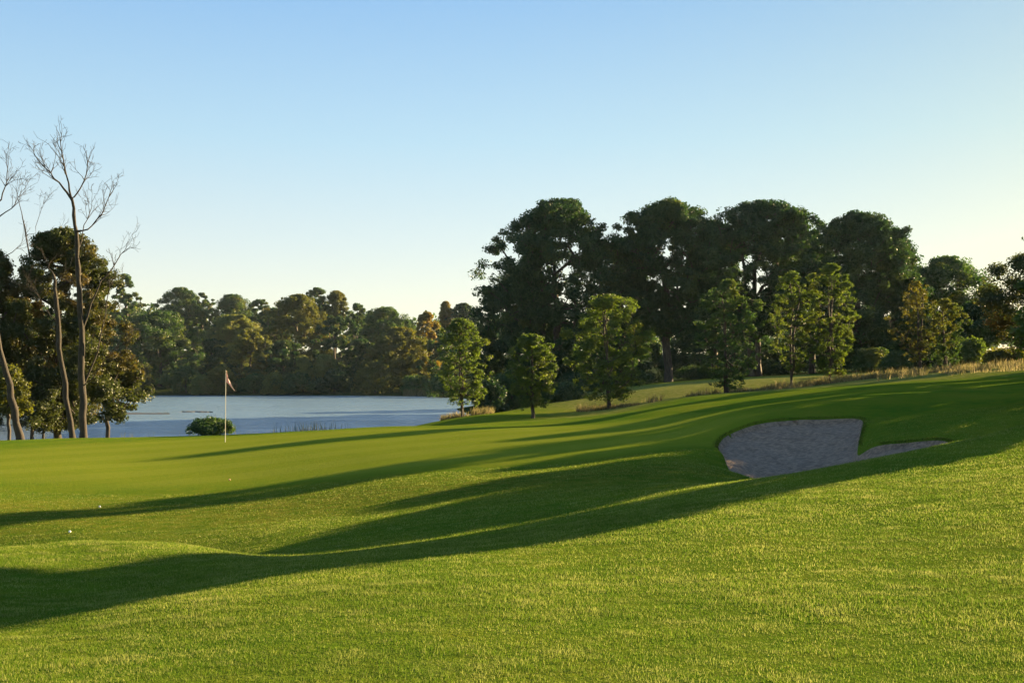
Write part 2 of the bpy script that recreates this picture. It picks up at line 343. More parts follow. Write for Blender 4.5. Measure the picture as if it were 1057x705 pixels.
mc = N(n, 'ShaderNodeMapRange'); n.links.new(calm, mc.inputs[0]); mc.inputs[1].default_value = 0.0; mc.inputs[2].default_value = 5.0; mc.inputs[3].default_value = 0.08; mc.inputs[4].default_value = 1.0
n.links.new(math_(n, 'MULTIPLY', cal, mc.outputs[0]), bn.inputs['Strength'])
n.links.new(bn.outputs[0], p.inputs['Normal']); n.links.new(p.outputs[0], out.inputs[0])
tag(mesh('lake_water', [(-700, 48, ZW), (40, 48, ZW), (70, 290, ZW), (-700, 290, ZW)], np.array([[0, 1, 2, 3]]), m_wat), kind='structure')

# ------------------------------------------------------------------ tree building
def grow(trunk, targets, step, rng, tip_r=0.02, p=2.35, lift=0.18, upbias=0.6, min_node=1):
    """connect target points to a trunk polyline; returns nodes, parent, radius"""
    P = [np.array(t, float) for t in trunk]; par = [-1] + list(range(len(trunk) - 1))
    ax = np.array(trunk[-1])
    order = np.argsort([min(np.linalg.norm(t - q) for q in P[min_node:]) for t in targets])
    A = np.zeros((len(trunk) + len(targets) * 14, 3)); A[:len(P)] = P; cnt = len(P)
    for k in order:
        t = targets[k]; d = A[min_node:cnt] - t
        dist = np.sqrt((d ** 2).sum(1)); pen = np.maximum(0, d[:, 2] + 0.25 * np.hypot(d[:, 0], d[:, 1])) * upbias
        j = int(np.argmin(dist + pen)) + min_node
        a = A[j].copy(); L = np.linalg.norm(t - a); ns = max(1, min(8, int(L / step))); last = j
        for s in range(1, ns + 1):
            f = s / ns; q = a + (t - a) * f; q = q + np.array((0, 0, lift * L * math.sin(math.pi * f) * (1 if t[2] > a[2] else .4)))
            if s < ns: q = q + rng.normal(0, 0.05 * L / ns + 0.01, 3)
            if cnt >= len(A): break
            A[cnt] = q; par.append(last); last = cnt; cnt += 1
    A = A[:cnt]; rp = np.zeros(cnt); child = np.zeros(cnt, bool)
    for i in range(cnt - 1, 0, -1):
        if not child[i]: rp[i] += tip_r ** p
        rp[par[i]] += rp[i]; child[par[i]] = True
    return A, np.array(par), rp ** (1 / p)
def tubes(A, par, rad, sides=6):
    n_ = len(A); D = np.zeros((n_, 3)); D[1:] = A[1:] - A[par[1:]]; D[0] = A[1] - A[0] if n_ > 1 else (0, 0, 1)
    D /= np.maximum(np.linalg.norm(D, axis=1, keepdims=True), 1e-9)
    ref = np.where(np.abs(D[:, 2:3]) > 0.9, np.array([[1., 0, 0]]), np.array([[0, 0, 1.]]))
    # shared reference keeps rings untwisted along a chain
    ref = np.tile(np.array([[0.93, 0.36, 0.05]]), (n_, 1))
    u = np.cross(D, ref); bad = np.linalg.norm(u, axis=1) < .15; u[bad] = np.cross(D[bad], np.array((0, 0.1, 1.))); u /= np.linalg.norm(u, axis=1, keepdims=True); v_ = np.cross(D, u)
    ang = np.arange(sides) * 2 * math.pi / sides
    ring = u[:, None] * np.cos(ang)[None, :, None] + v_[:, None] * np.sin(ang)[None, :, None]
    idx = np.arange(1, n_); pr = par[1:]
    start_r = np.minimum(rad[pr], rad[idx] * 1.5); same = rad[idx] > 0.72 * rad[pr]; start_r = np.where(same, rad[pr], start_r)
    R0 = A[pr][:, None] + np.where(same[:, None, None], ring[pr], ring[idx]) * start_r[:, None, None]
    R1 = A[idx][:, None] + ring[idx] * rad[idx][:, None, None]
    Vv = np.concatenate([R0, R1], 1).reshape(-1, 3); b = (np.arange(n_ - 1) * 2 * sides)[:, None]
    k = np.arange(sides)[None]; kn = (k + 1) % sides
    Fq = np.stack([b + k, b + kn, b + sides + kn, b + sides + k], -1).reshape(-1, 4)
    return Vv, Fq
def leaves(cent, crad, per, size, rng, flat=0.7, shell=0.55):
    nC = len(cent); n_ = nC * per
    d = rng.normal(0, 1, (n_, 3)); d /= np.linalg.norm(d, axis=1, keepdims=True)
    r = rng.random(n_) ** shell
    cr = np.repeat(crad, per); P = np.repeat(cent, per, 0) + d * (r * cr)[:, None] * np.array([1, 1, flat])
    nn = d * 0.7 + rng.normal(0, 0.6, (n_, 3)) + np.array([0, 0, 0.35]); nn /= np.linalg.norm(nn, axis=1, keepdims=True)
    a = np.cross(nn, rng.normal(0, 1, (n_, 3))); a /= np.linalg.norm(a, axis=1, keepdims=True); b = np.cross(nn, a)
    s = size * rng.uniform(0.55, 1.3, n_)[:, None]; bend = nn * s * 0.25
    Vv = np.stack([P - a * s * .55, P - b * s * .36 + bend, P + a * s * .55, P + b * s * .36 + bend], 1).reshape(-1, 3)
    rc = np.repeat(rng.random(nC), per); rnd = np.clip(rc * .65 + rng.random(n_) * .35, 0, 1)
    i4 = np.arange(n_)[:, None] * 4
    Fq = np.concatenate([i4 + np.array([[0, 1, 2]]), i4 + np.array([[0, 2, 3]])])
    return Vv, Fq, np.repeat(rnd, 4)
PROF = {  # height fraction above crown base -> radius fraction
    'broad': [(0, .45), (.12, .8), (.35, 1.0), (.6, .97), (.8, .75), (.93, .45), (1, .12)],
    'dome': [(0, .55), (.2, .95), (.45, 1.0), (.7, .85), (.88, .55), (1, .15)],
    'tall': [(0, .40), (.2, .75), (.45, 1.0), (.7, .92), (.88, .62), (1, .15)],
    'young': [(0, .5), (.2, .82), (.45, 1.0), (.68, .95), (.86, .68), (.95, .4), (1, .12)],
    'bush': [(0, .92), (.25, 1.0), (.55, .92), (.8, .65), (1, .2)],
    'spread': [(0, .5), (.3, 1.0), (.6, .95), (.85, .6), (1, .2)],
    'column': [(0, .7), (.3, 1.0), (.6, .9), (.85, .6), (1, .15)],
}
def tree(name, label, cat, px, Y, top, width, prof, mat, bark, ncl, per, leaf, clr, base=0.2, trunk_top=0.6, trunk_r=None, seed=1,
         group=None, lobes=3.2, lean=0.0, stems=1, sides=6, sink=0.0, depth=1.0, shift=0.0, loc=None, height=None, nlobe=15, lobe_r=.40, irr=.12, fill=.3):
    rng = np.random.default_rng(seed); rnd_ = rng
    if loc is None:
        X = ray(px, 390)[0] * Y; g = gz(X, Y); H = at(px, top, Y)[2] - g; rad = width / F * Y / 2
    else:
        X, Y = loc; g = gz(X, Y); H = height; rad = width / 2
    root = empty(name, (X, Y, g - sink)); tag(root, label, cat, group)
    zb = H * base; hc = H - zb; ncl = int(ncl * 1.5); per = int(per * 1.7); leaf = leaf * .72
    # cluster centres through the crown volume, biased to its shell, with noisy outline
    pr = PROF[prof]; hs = np.array([q[0] for q in pr]); rs = np.array([q[1] for q in pr])
    C_ = []; ph = rng.random(4) * 6.28
    nL = nlobe; tl = (np.arange(nL) + rng.random(nL) * .8) / nL; tl = tl ** .85; al = np.arange(nL) * 2.399 + rng.normal(0, .5, nL) + ph[0]
    el = np.interp(tl, hs, rs) * rad * (1 + irr * rng.normal(0, 1, nL)); lr = np.minimum(rad * lobe_r * rng.uniform(.75, 1.25, nL), np.maximum(el * .9, rad * .22))
    lcr = np.maximum(0, el - lr * .85) * rng.uniform(.75, 1.0, nL); lz = zb + tl * hc; lz = np.minimum(lz, H - lr * .72); lz = np.maximum(lz, zb + lr * .35)
    it = int(np.argmax(tl)); lz[it] = H - lr[it] * .75; lcr[it] *= .5
    pick = rng.choice(nL, ncl, p=(lr ** 2) / (lr ** 2).sum()); dd = rng.normal(0, 1, (ncl, 3)); dd[:, 2] += .35; dd /= np.linalg.norm(dd, axis=1, keepdims=True)
    q_ = rng.random(ncl) ** .5; cr = clr * rng.uniform(.5, 1.2, ncl); off_ = dd * (q_ * np.maximum(lr[pick] - cr * .5, lr[pick] * .45))[:, None] * np.array([1, 1, .8])
    C_ = np.stack([lcr[pick] * np.cos(al[pick]), lcr[pick] * np.sin(al[pick]) * depth, lz[pick]], 1) + off_
    # loose sprays scattered through the whole envelope tie the boughs together
    ns_ = int(ncl * fill); ts = rng.random(ns_) ** .9; as_ = rng.random(ns_) * 6.283; wb = 1 + .14 * np.sin(3 * as_ + ph[1] + 5 * ts) + .10 * np.sin(5 * as_ + ph[2] - 7 * ts)
    es = np.maximum(0, np.interp(ts, hs, rs) * rad * wb - cr[:ns_] * .5) * rng.random(ns_) ** .45
    C_[:ns_] = np.stack([es * np.cos(as_), es * np.sin(as_) * depth, zb + np.minimum(ts * hc, hc - cr[:ns_] * .6)], 1)
    C_[:, 2] = np.maximum(C_[:, 2], cr * .5 + .05); C_[:, 0] += shift * (C_[:, 2] / H) * rad + lean * C_[:, 2]
    nodes_all = []; base_i = 0
    tr = trunk_r or 0.022 * H
    Vs, Fs_, off = [], [], 0
    grp = rng.integers(0, stems, len(C_)) if stems > 1 else np.zeros(len(C_), int)
    for s in range(stems):
        T = []; k = 9; h_top = H * trunk_top; ox, oy = (rng.normal(0, .022 * H, 2) if stems > 1 else (0, 0)); lx, ly = (rng.normal(0, .06, 2) if stems > 1 else rng.normal(0, .02, 2))
        for i in range(k):
            f = i / (k - 1); T.append((ox + lx * f * h_top + lean * f * h_top + rng.normal(0, .006 * H) * (i > 0), oy + ly * f * h_top + rng.normal(0, .006 * H) * (i > 0), -0.3 + f * (h_top + .3)))
        sel = C_[grp == s] if stems > 1 else C_
        if len(sel) == 0: continue
        A, par, rad_ = grow(T, sel, max(0.5, .06 * H), rng, min_node=3)
        sc_ = tr / (stems ** .4) / rad_[0]; rad_ = np.maximum(rad_ * sc_, 0.0028 * H * .35); rad_[0] *= 1.25
        v_, f_ = tubes(A, par, rad_, sides); Vs.append(v_); Fs_.append(f_ + off); off += len(v_)
    mesh('trunk', np.concatenate(Vs), np.concatenate(Fs_), bark, root, smooth=True)
    v_, f_, rn = leaves(C_, cr, per, leaf, rng)
    mesh('crown', v_, f_, mat, root, attrs={'rnd': rn})
    return root

# foliage and bark
G_DARK = leaf_mat('leaf_dark_green', (0.014, 0.042, 0.014), (0.042, 0.080, 0.022), (0.075, 0.10, 0.018), 0.35, 0.25, 0.3)
G_MID = leaf_mat('leaf_mid_green', (0.024, 0.060, 0.018), (0.065, 0.115, 0.026), (0.12, 0.12, 0.020), 0.40, 0.25, 0.4)
G_YOUNG = leaf_mat('leaf_yellow_green', (0.04, 0.075, 0.016), (0.095, 0.14, 0.026), (0.125, 0.13, 0.024), 0.5, 0.5, 0.3)
G_OLIVE = leaf_mat('leaf_olive', (0.06, 0.07, 0.015), (0.11, 0.125, 0.022), (0.135, 0.12, 0.02), 0.45, 0.2, 0.35)
G_GOLD = leaf_mat('leaf_gold', (0.11, 0.10, 0.02), (0.18, 0.155, 0.03), (0.21, 0.14, 0.022), 0.5, 0.3, 0.5)
G_BROWN = leaf_mat('leaf_turning_oak', (0.028, 0.045, 0.012), (0.060, 0.072, 0.016), (0.10, 0.066, 0.018), 0.40, 0.35, 0.40)
G_LIGHT = leaf_mat('leaf_willow', (0.09, 0.12, 0.03), (0.18, 0.20, 0.05), (0.20, 0.19, 0.05), 0.5, 0.3, 0.4)
BARK = bark_mat('bark', (0.022, 0.016, 0.011), (0.08, 0.06, 0.042)); BARK_D = bark_mat('bark_dead', (0.012, 0.009, 0.006), (0.045, 0.032, 0.022), 10)

# ---- grove of large trees
GR = 'large trees of the grove behind the fairway'
def big(label, px, Y, top, width, prof, ncl, per, mat=G_DARK, **k):
    width *= 1.13; ncl = int(ncl * 1.65); per = int(per * .8); kw = dict(leaf=0.35, clr=.95, nlobe=38, lobe_r=.27, irr=.15, fill=.5, base=0.16, trunk_top=0.62, seed=int(px), group=GR); kw.update(k)
    return tree('tree', label, 'tree', px, Y, top, width, prof, mat, BARK, ncl, per, **kw)
big('big broad dark tree with an airy crown, leftmost of the tall grove', 575, 116, 206, 138, 'tall', 300, 110, G_DARK, base=.08)
big('low dark rounded tree against the left foot of the tall grove', 530, 122, 286, 96, 'dome', 120, 130, G_DARK, base=.02)
big('tall dark grove tree with a thick bare trunk seen behind the lone young trees', 690, 120, 207, 126, 'tall', 280, 110, base=.26)
big('tall dark middle tree of the grove with sky showing between its upright limbs', 785, 125, 208, 136, 'tall', 300, 110, base=.24, stems=2)
big('dense tall dark grove tree whose crown reaches down almost to the grass', 888, 119, 220, 112, 'tall', 320, 120, base=.04)
big('dark shoulder-high crown leaning on the right side of the dense grove tree', 926, 127, 246, 74, 'dome', 110, 150, base=.05)
big('airy round-topped tree at the low right end of the grove', 978, 128, 265, 98, 'dome', 130, 120, G_MID, base=.12, clr=1.2)
big('small spreading flat-topped tree with a short stout trunk near the right edge', 1014, 104, 312, 74, 'spread', 90, 120, G_DARK, base=.38, clr=.9, leaf=.32, trunk_r=.42, trunk_top=.5)
big('sparse tree cut by the right edge of the photo, sky glowing through it', 1066, 74, 262, 96, 'tall', 90, 90, G_BROWN, base=.12, clr=.75, leaf=.22, stems=2)
big('dark lower tree filling the gap between the two leftmost tall grove trees', 642, 136, 246, 66, 'dome', 110, 130, base=.1)
big('dark tree closing the gap between the second and third tall grove trees', 738, 138, 228, 66, 'dome', 120, 130, base=.2)
big('dark lower tree filling the gap behind the pair of slim young trees', 838, 136, 240, 66, 'dome', 110, 120, base=.2)

US = 'lower trees filling in beneath the tall grove'
for lb, px, Y, top, wd in (('dark understory tree left of the thick bare trunk of the grove', 655, 150, 335, 70), ('dark understory tree right of the thick bare trunk of the grove', 722, 150, 340, 70),
        ('dark understory tree behind the forked middle tree of the grove', 778, 155, 345, 76), ('dark understory tree seen between the slim pair of young trees', 838, 150, 335, 70),
        ('dark understory tree right of the dense grove tree', 945, 145, 318, 64), ('dark understory tree left of the spreading tree trunk', 990, 140, 335, 50), ('dark understory tree behind the widest young tree', 612, 150, 330, 76)):
    big(lb, px, Y, top, wd, 'bush', 90, 90, base=.0, group=US)
# ---- young planted trees
YG = 'young planted trees along the edge of the fairway'
def young(label, px, Y, top, width, ncl, per, mat=G_YOUNG, prof='young', **k):
    per = int(per * .25); ncl = int(ncl * 3.0); width *= .97; kw = dict(leaf=0.125, clr=.20, nlobe=44, lobe_r=.19, irr=.30, fill=.45, base=.07, trunk_top=.85, seed=int(px) + 7, group=YG, trunk_r=.09); kw.update(k)
    return tree('young_tree', label, 'young tree', px, Y, top, width, prof, mat, BARK, ncl, per, **kw)
young('loose multi-stemmed young tree at the right end of the lake', 477, 60, 328, 62, 120, 70, stems=3, base=.12)
young('smallest slim young tree standing alone on the mown edge', 549, 52, 345, 58, 100, 80, base=.13)
young('widest young tree with a full round crown left of the bunker', 629, 58, 304, 92, 150, 100, stems=2, base=.08, clr=.28, seed=4411, irr=.32, fill=.35)
young('narrow young tree leafy down to the ground straight above the bunker left end', 752, 62, 288, 74, 130, 80, G_MID, stems=2, base=.04)
young('slim young tree, left one of the touching pair above the bunker', 818, 68, 280, 52, 100, 80, stems=2, base=.14)
young('taller bushy young tree, right one of the touching pair above the bunker', 858, 67, 272, 60, 150, 90, stems=3, base=.06)
young('thin see-through yellowish young tree with a bare stem near the right grove', 947, 75, 290, 46, 70, 55, G_OLIVE, stems=2, base=.12)
young('green young tree just right of the thin yellowish one', 977, 77, 308, 44, 80, 80, G_MID, stems=2, base=.06)

# ---- bushes and low growth
def bush(label, px, Y, top, width, mat=G_DARK, ncl=40, per=90, leaf=.2, clr=.6, group=None, name='bush', **k):
    kw = dict(base=.0, trunk_top=.6, seed=int(px * 3 + Y), sides=4); kw.update(k)
    return tree(name, label, 'bush', px, Y, top, width, 'bush', mat, BARK, ncl, per, leaf, clr, group=group, **kw)
bush('round dense green bush beside the flag at the back of the putting green', 219, 46.5, 432, 54, G_MID, 60, 130, .10, .33)
UG = 'shrubs under the grove'
for px, Y, top, wd, mt, lb in ((505, 82, 392, 44, G_DARK, 'dark bush between the lake end and the smallest young tree'),
        (528, 92, 384, 50, G_MID, 'green bush left of the smallest young tree'),
        (582, 88, 396, 56, G_DARK, 'low dark bush between the smallest and the widest young trees'),
        (606, 104, 384, 60, G_DARK, 'dark bush behind the widest young tree'),
        (655, 112, 383, 50, G_DARK, 'low dark bush right of the widest young tree'),
        (725, 128, 378, 60, G_DARK, 'dark bush in the grove shade behind the narrow leafy young tree'),
        (795, 130, 372, 50, G_DARK, 'dark bush in the grove behind the slim pair'),
        (900, 108, 360, 46, G_MID, 'green bush right of the bushy young tree of the pair'),
        (925, 95, 364, 34, G_MID, 'small green bush left of the thin yellowish young tree'),
        (1003, 88, 352, 36, G_YOUNG, 'light green bush left of the spreading tree trunk'),
        (1040, 78, 362, 44, G_OLIVE, 'olive bush at the foot of the tree on the right edge')):
    bush(lb, px, Y, top, wd, mt, 45, 90, .26, .8, UG)

# ---- left bank: leafy oaks, dead trees
LG = 'leafy trees on the near left bank'
def leafy(label, px, Y, top, width, ncl, per, mat=G_BROWN, **k):
    per = int(per * 1.5); kw = dict(leaf=.16, clr=.8, nlobe=26, lobe_r=.3, fill=.45, base=.12, trunk_top=.7, seed=int(px) + 400, group=LG); kw.update(k)
    return tree('oak_tree', label, 'tree', px, Y, top, width, 'broad', mat, BARK, ncl, per, **kw)
leafy('leafy tree with browning foliage behind the dead trunks on the left bank', 62, 60, 236, 140, 440, 90, G_BROWN, base=.08, clr=.5, trunk_r=.22)
leafy('dark leafy tree with brown patches at the left edge of the photo', -12, 58, 258, 104, 300, 90, base=.12, clr=.5)
leafy('low reddish-brown tree spreading over the water from the left bank', 112, 66, 364, 92, 60, 90, base=.22, clr=.6, prof=None) if False else None
tree('oak_tree', 'low reddish-brown branches spreading over the lake from the left bank', 'tree', 112, 66, 364, 96, 'spread', G_BROWN, BARK, 70, 80, .24, .6, base=.32, trunk_top=.5, seed=21, group=LG, trunk_r=.14)
bush('yellow-green bush under the leaning trunk on the left edge', 10, 52, 378, 44, G_OLIVE, 45, 90, .16, .4, base=.35)

bush('brown-leaved low bush behind the foot of the dead trunks', 34, 57, 376, 70, G_BROWN, 60, 90, .14, .45, LG, base=.2)
def dead_tree(label, Y, trunk_px, limbs, rb, rt, seed, twigs=3, name='dead_tree'):
    """trunk_px: list of (px,py); limbs: (start index on trunk, [(px,py,dy)...]); random twigs fork from the limbs"""
    rng = np.random.default_rng(seed)
    bx = ray(trunk_px[0][0], 390)[0] * Y; g = gz(bx, Y); o0 = np.array((bx, Y, g))
    root = empty(name, tuple(o0)); tag(root, label, 'dead tree', 'dead and leaning trunks on the near left bank')
    P = []; par = []; rad = []
    tp = [at(a, b, Y) for a, b in trunk_px]; tp[0][2] = g - .3
    pts = []
    for i in range(len(tp) - 1):
        for s in range(4):
            f = s / 4; pts.append(tp[i] * (1 - f) + tp[i + 1] * f)
    pts.append(tp[-1]); L = len(pts)
    for i, q in enumerate(pts):
        P.append(q + rng.normal(0, .025, 3) * (0 < i)); par.append(i - 1); f = i / (L - 1)
        rad.append(rb * (1 - f) ** .8 + rt * (1 - (1 - f) ** .8) + (0.09 if i == 0 else 0))
    def run(start, q0, targets, r0, r1):
        last = start; cur = q0; segs = []
        tot = len(targets) * 3; c_ = 0
        for t in targets:
            for s in range(1, 4):
                f = s / 3; q = cur * (1 - f) + t * f + rng.normal(0, .03, 3); c_ += 1
                P.append(q); par.append(last); rad.append(r0 + (r1 - r0) * c_ / tot); last = len(P) - 1; segs.append(last)
            cur = t
        return segs
    def fork(idx, d, ln, r, depth):
        if depth == 0 or ln < .15: return
        cur = P[idx].copy(); last = idx; k = 4; dd = d.copy()
        for s in range(k):
            dd = dd + rng.normal(0, .16, 3) + np.array((0, 0, .07)); dd /= np.linalg.norm(dd)
            cur = cur + dd * ln / k; P.append(cur.copy()); par.append(last); rad.append(max(.009, r * (1 - .7 * (s + 1) / k))); last = len(P) - 1
            if s >= 1 and rng.random() < .75:
                nd = dd + rng.normal(0, .55, 3); nd /= np.linalg.norm(nd); fork(last, nd, ln * rng.uniform(.4, .65), r * .6, depth - 1)
    for si, tg, r0, nt_ in limbs:
        i0 = min(int(si * 4), L - 1); q0 = P[i0]
        tgts = [at(a, b, Y + dy) for a, b, dy in tg]
        segs = run(i0, q0, tgts, r0, r0 * .3)
        for _ in range(int(nt_ * 1.5)):
            k = segs[rng.integers(len(segs) // 3, len(segs))] if len(segs) > 2 else segs[-1]
            d = P[k] - P[par[k]]; d /= max(1e-6, np.linalg.norm(d)); d = d + rng.normal(0, .5, 3) + np.array((0, 0, .25)); d /= np.linalg.norm(d)
            fork(k, d, rng.uniform(.4, .95), max(.014, rad[k] * .6), twigs)
        k = segs[-1]; d = P[k] - P[par[k]]; d /= max(1e-6, np.linalg.norm(d)); fork(k, d, .45, rad[k] * .8, twigs)
    A = np.array(P) - o0; rad = np.array(rad) * .58 * np.where(np.array(rad) > .04, rng.uniform(.88, 1.14, len(rad)), 1); V_, F_ = tubes(A, np.array(par), rad, 9)
    mesh('trunk', V_, F_, BARK_D, root, smooth=True)
    return root
dead_tree('tall bare dead tree with a forked fan of branches against the sky', 45,
    [(86, 452), (85, 400), (84, 340), (82, 290), (79, 240), (74, 207)],
    [(5, [(66, 195, 0), (52, 178, .2), (36, 160, .4)], .085, 9), (5, [(70, 190, 0), (66, 165, -.3), (62, 140, -.4)], .075, 8), (5, [(80, 200, 0), (88, 180, .4), (92, 160, .6)], .07, 7),
     (4.2, [(90, 238, 0), (104, 222, .3), (117, 196, .5)], .07, 9), (3.6, [(86, 240, .5), (93, 220, .8), (95, 205, 1)], .045, 5),
     (2.2, [(100, 300, .3), (118, 275, .6), (130, 258, .8)], .07, 6), (1.1, [(98, 372, .3), (106, 340, .3), (112, 300, .4)], .07, 5),
     (1.0, [(100, 385, -.3), (112, 366, -.5), (132, 350, -.6)], .04, 5)], .25, .09, 5)
dead_tree('leaning broken-topped dead trunk crossing left of the tall dead tree', 45.6,
    [(76, 452), (68, 410), (62, 360), (58, 310), (55, 284)],
    [(4, [(50, 274, 0), (44, 268, 0)], .05, 3), (3.9, [(62, 286, 0), (74, 290, .3)], .04, 3), (2.6, [(48, 320, .2), (36, 300, .4)], .05, 4)], .20, .11, 6)
dead_tree('thin dead tree whose bare upper branches rise above the leafy crown', 67,
    [(44, 450), (46, 380), (42, 310), (30, 262), (24, 225)],
    [(4, [(20, 208, 0), (14, 192, .3)], .045, 5), (3.5, [(36, 240, 0), (41, 222, .2), (46, 205, .3)], .04, 5), (3.2, [(44, 250, 0), (58, 244, .2), (64, 236, .3)], .03, 4)], .14, .05, 9)
dead_tree('bare dead tree leaning in from the left edge of the photo', 46,
    [(22, 454), (12, 410), (0, 360), (-10, 300), (-8, 240), (-5, 215)],
    [(5, [(4, 200, 0), (8, 180, .2), (6, 164, .3)], .06, 7), (4.6, [(12, 215, 0), (24, 200, .3)], .05, 6), (4.2, [(-25, 210, 0), (-40, 180, .3)], .06, 5), (3.5, [(14, 262, 0), (22, 250, .2)], .04, 3)], .27, .07, 12)

# ---- far shore wood, tree by tree
FG = 'trees of the wood across the lake'
def far(label, px, Y, top, width, mat=G_DARK, prof='dome', ncl=60, per=70, **k):
    kw = dict(leaf=.75, clr=1.7, nlobe=10, lobe_r=.5, irr=.05, fill=.75, base=.03, trunk_top=.6, seed=int(px * 5 + Y), group=FG, sides=4); kw.update(k)
    return tree('tree', label, 'tree', px, Y, top, width, prof, mat, BARK, ncl, per, **kw)
FT = [
 ('round-headed tree showing just right of the leafy left-bank tree', 128, 300, 283, 36, G_MID, 'dome'),
 ('hazy broad tree of the back row above the dark lakeside crown', 186, 380, 297, 56, G_MID, 'dome'),
 ('pale hazy tree on the skyline right of the broad back row tree', 208, 390, 302, 40, G_MID, 'dome'),
 ('hazy skyline tree above the flag', 240, 385, 304, 50, G_MID, 'dome'),
 ('hazy skyline tree left of the large brown-topped tree', 268, 378, 309, 44, G_MID, 'dome'),
 ('big dark dome-shaped tree with olive top by the left far shore', 165, 270, 321, 88, G_BROWN, 'dome'),
 ('dark tree on the far shore behind the low brown branches', 125, 275, 330, 60, G_DARK, 'dome'),
 ('light green flat-topped tree above the flag', 243, 320, 325, 60, G_LIGHT, 'dome'),
 ('olive tree with a leaning trunk right of the flag on the far shore', 258, 264, 339, 46, G_OLIVE, 'dome'),
 ('dark green tree between the domed tree and the olive tree', 218, 280, 350, 50, G_DARK, 'dome'),
 ('large brown-topped tree rising over the middle of the far wood', 306, 296, 304, 74, G_BROWN, 'dome'),
 ('thin airy treetop left one of the two poking over the far wood', 326, 345, 297, 24, G_BROWN, 'tall'),
 ('thin airy treetop right one of the two poking over the far wood', 346, 345, 300, 22, G_BROWN, 'tall'),
 ('dark tree with olive crest right of the large brown-topped tree', 346, 280, 326, 60, G_DARK, 'dome'),
 ('blue-green hazy tree between the airy treetops and the rusty crown', 368, 350, 313, 40, G_MID, 'dome'),
 ('wide green tree with a rusty crest in the right half of the far wood', 398, 310, 317, 62, G_BROWN, 'dome'),
 ('narrow golden-orange autumn tree in the far wood', 440, 290, 322, 30, G_GOLD, 'column'),
 ('olive-green tree in front of the golden-orange tree', 412, 268, 338, 66, G_OLIVE, 'dome'),
 ('dark green tree behind the round olive lakeside bush', 372, 272, 350, 48, G_DARK, 'dome'),
 ('slender rust-coloured treetop above the loose young tree', 460, 345, 311, 12, G_GOLD, 'tall'),
 ('small round dark treetop on the skyline left of the tall grove', 478, 345, 313, 26, G_DARK, 'dome'),
 ('green tree behind the loose multi-stemmed young tree', 462, 262, 345, 56, G_MID, 'dome'),
 ('dark tree between the loose young tree and the tall grove', 500, 250, 336, 56, G_DARK, 'dome'),
 ('dark hazy tree beneath the small round skyline treetop', 486, 320, 326, 50, G_DARK, 'dome'),
 ('dark hazy tree at the foot of the skyline above the flag', 285, 330, 318, 50, G_DARK, 'dome'),
 ('small yellow-green tree at the water edge beneath the airy treetops', 313, 257, 367, 18, G_LIGHT, 'column'),
 ('wider yellow-green tree beside the small one at the water edge', 335, 258, 366, 26, G_LIGHT, 'dome'),
 ('dark tree at the far shore left of the yellow-green pair', 292, 262, 352, 52, G_DARK, 'dome'),
 ('dark skyline tree hidden mostly by the left bank trees', 90, 330, 300, 60, G_DARK, 'dome'),
 ('dark far shore tree seen under the left bank crown', 60, 285, 330, 80, G_DARK, 'dome'),
 ('dark far shore tree at the left edge behind the leaning trunk', 5, 285, 330, 80, G_DARK, 'dome'),
]
for i_f, (lb, px, Y, top, wd, mt, pf) in enumerate(FT):
    big_ = wd * Y / F > 15; wd = wd * 1.25
    if mt is G_BROWN: mt = G_MID if i_f % 2 else G_OLIVE
    far(lb, px, Y, top, wd, mt, 'bush' if pf == 'dome' else ('column' if mt is G_GOLD else 'dome'), fill=.9 if wd < 38 else .75, base=.62 if (wd < 38 and Y > 340) else .03, ncl=190 if big_ else 80, per=120, clr=1.5 if big_ else 1.0, leaf=.55 if wd > 30 else .42)
SG = 'bushes along the far shore of the lake'
for lb, px, Y, top, wd, mt in (
   ('rounded olive-green bush hanging over the far lake edge', 388, 252, 373, 52, G_OLIVE),
   ('brownish bush by the lake behind the low brown branches', 140, 256, 371, 50, G_BROWN),
   ('low green bush on the far shore left of the flag', 192, 256, 378, 56, G_MID),
   ('low olive bush at the waterline straight behind the flag', 228, 254, 379, 40, G_OLIVE),
   ('pale green bush at the waterline between the flag and the yellow-green pair', 283, 253, 386, 26, G_LIGHT),
   ('pale olive bush at the waterline left of the flag', 208, 253, 388, 24, G_LIGHT),
   ('low green bush at the waterline right of the flag', 262, 255, 386, 46, G_MID),
   ('green bush at the waterline under the yellow-green pair', 305, 254, 384, 50, G_MID),
   ('dark bush at the waterline left of the rounded olive bush', 345, 254, 382, 46, G_DARK),
   ('low green bush at the waterline right of the rounded olive bush', 428, 246, 388, 40, G_MID),
   ('low green bush at the right end of the far shore', 458, 226, 386, 46, G_MID),
   ('dark bush at the far waterline near the left bank branches', 105, 256, 384, 46, G_DARK),
   ('dark bush at the far waterline behind the dead trunks', 60, 256, 384, 56, G_DARK),
   ('dark bush at the far waterline at the left photo edge', 5, 256, 384, 60, G_DARK)):
    bush(lb, px, Y, top, wd, mt, 40, 80, .6, 1.5, SG)

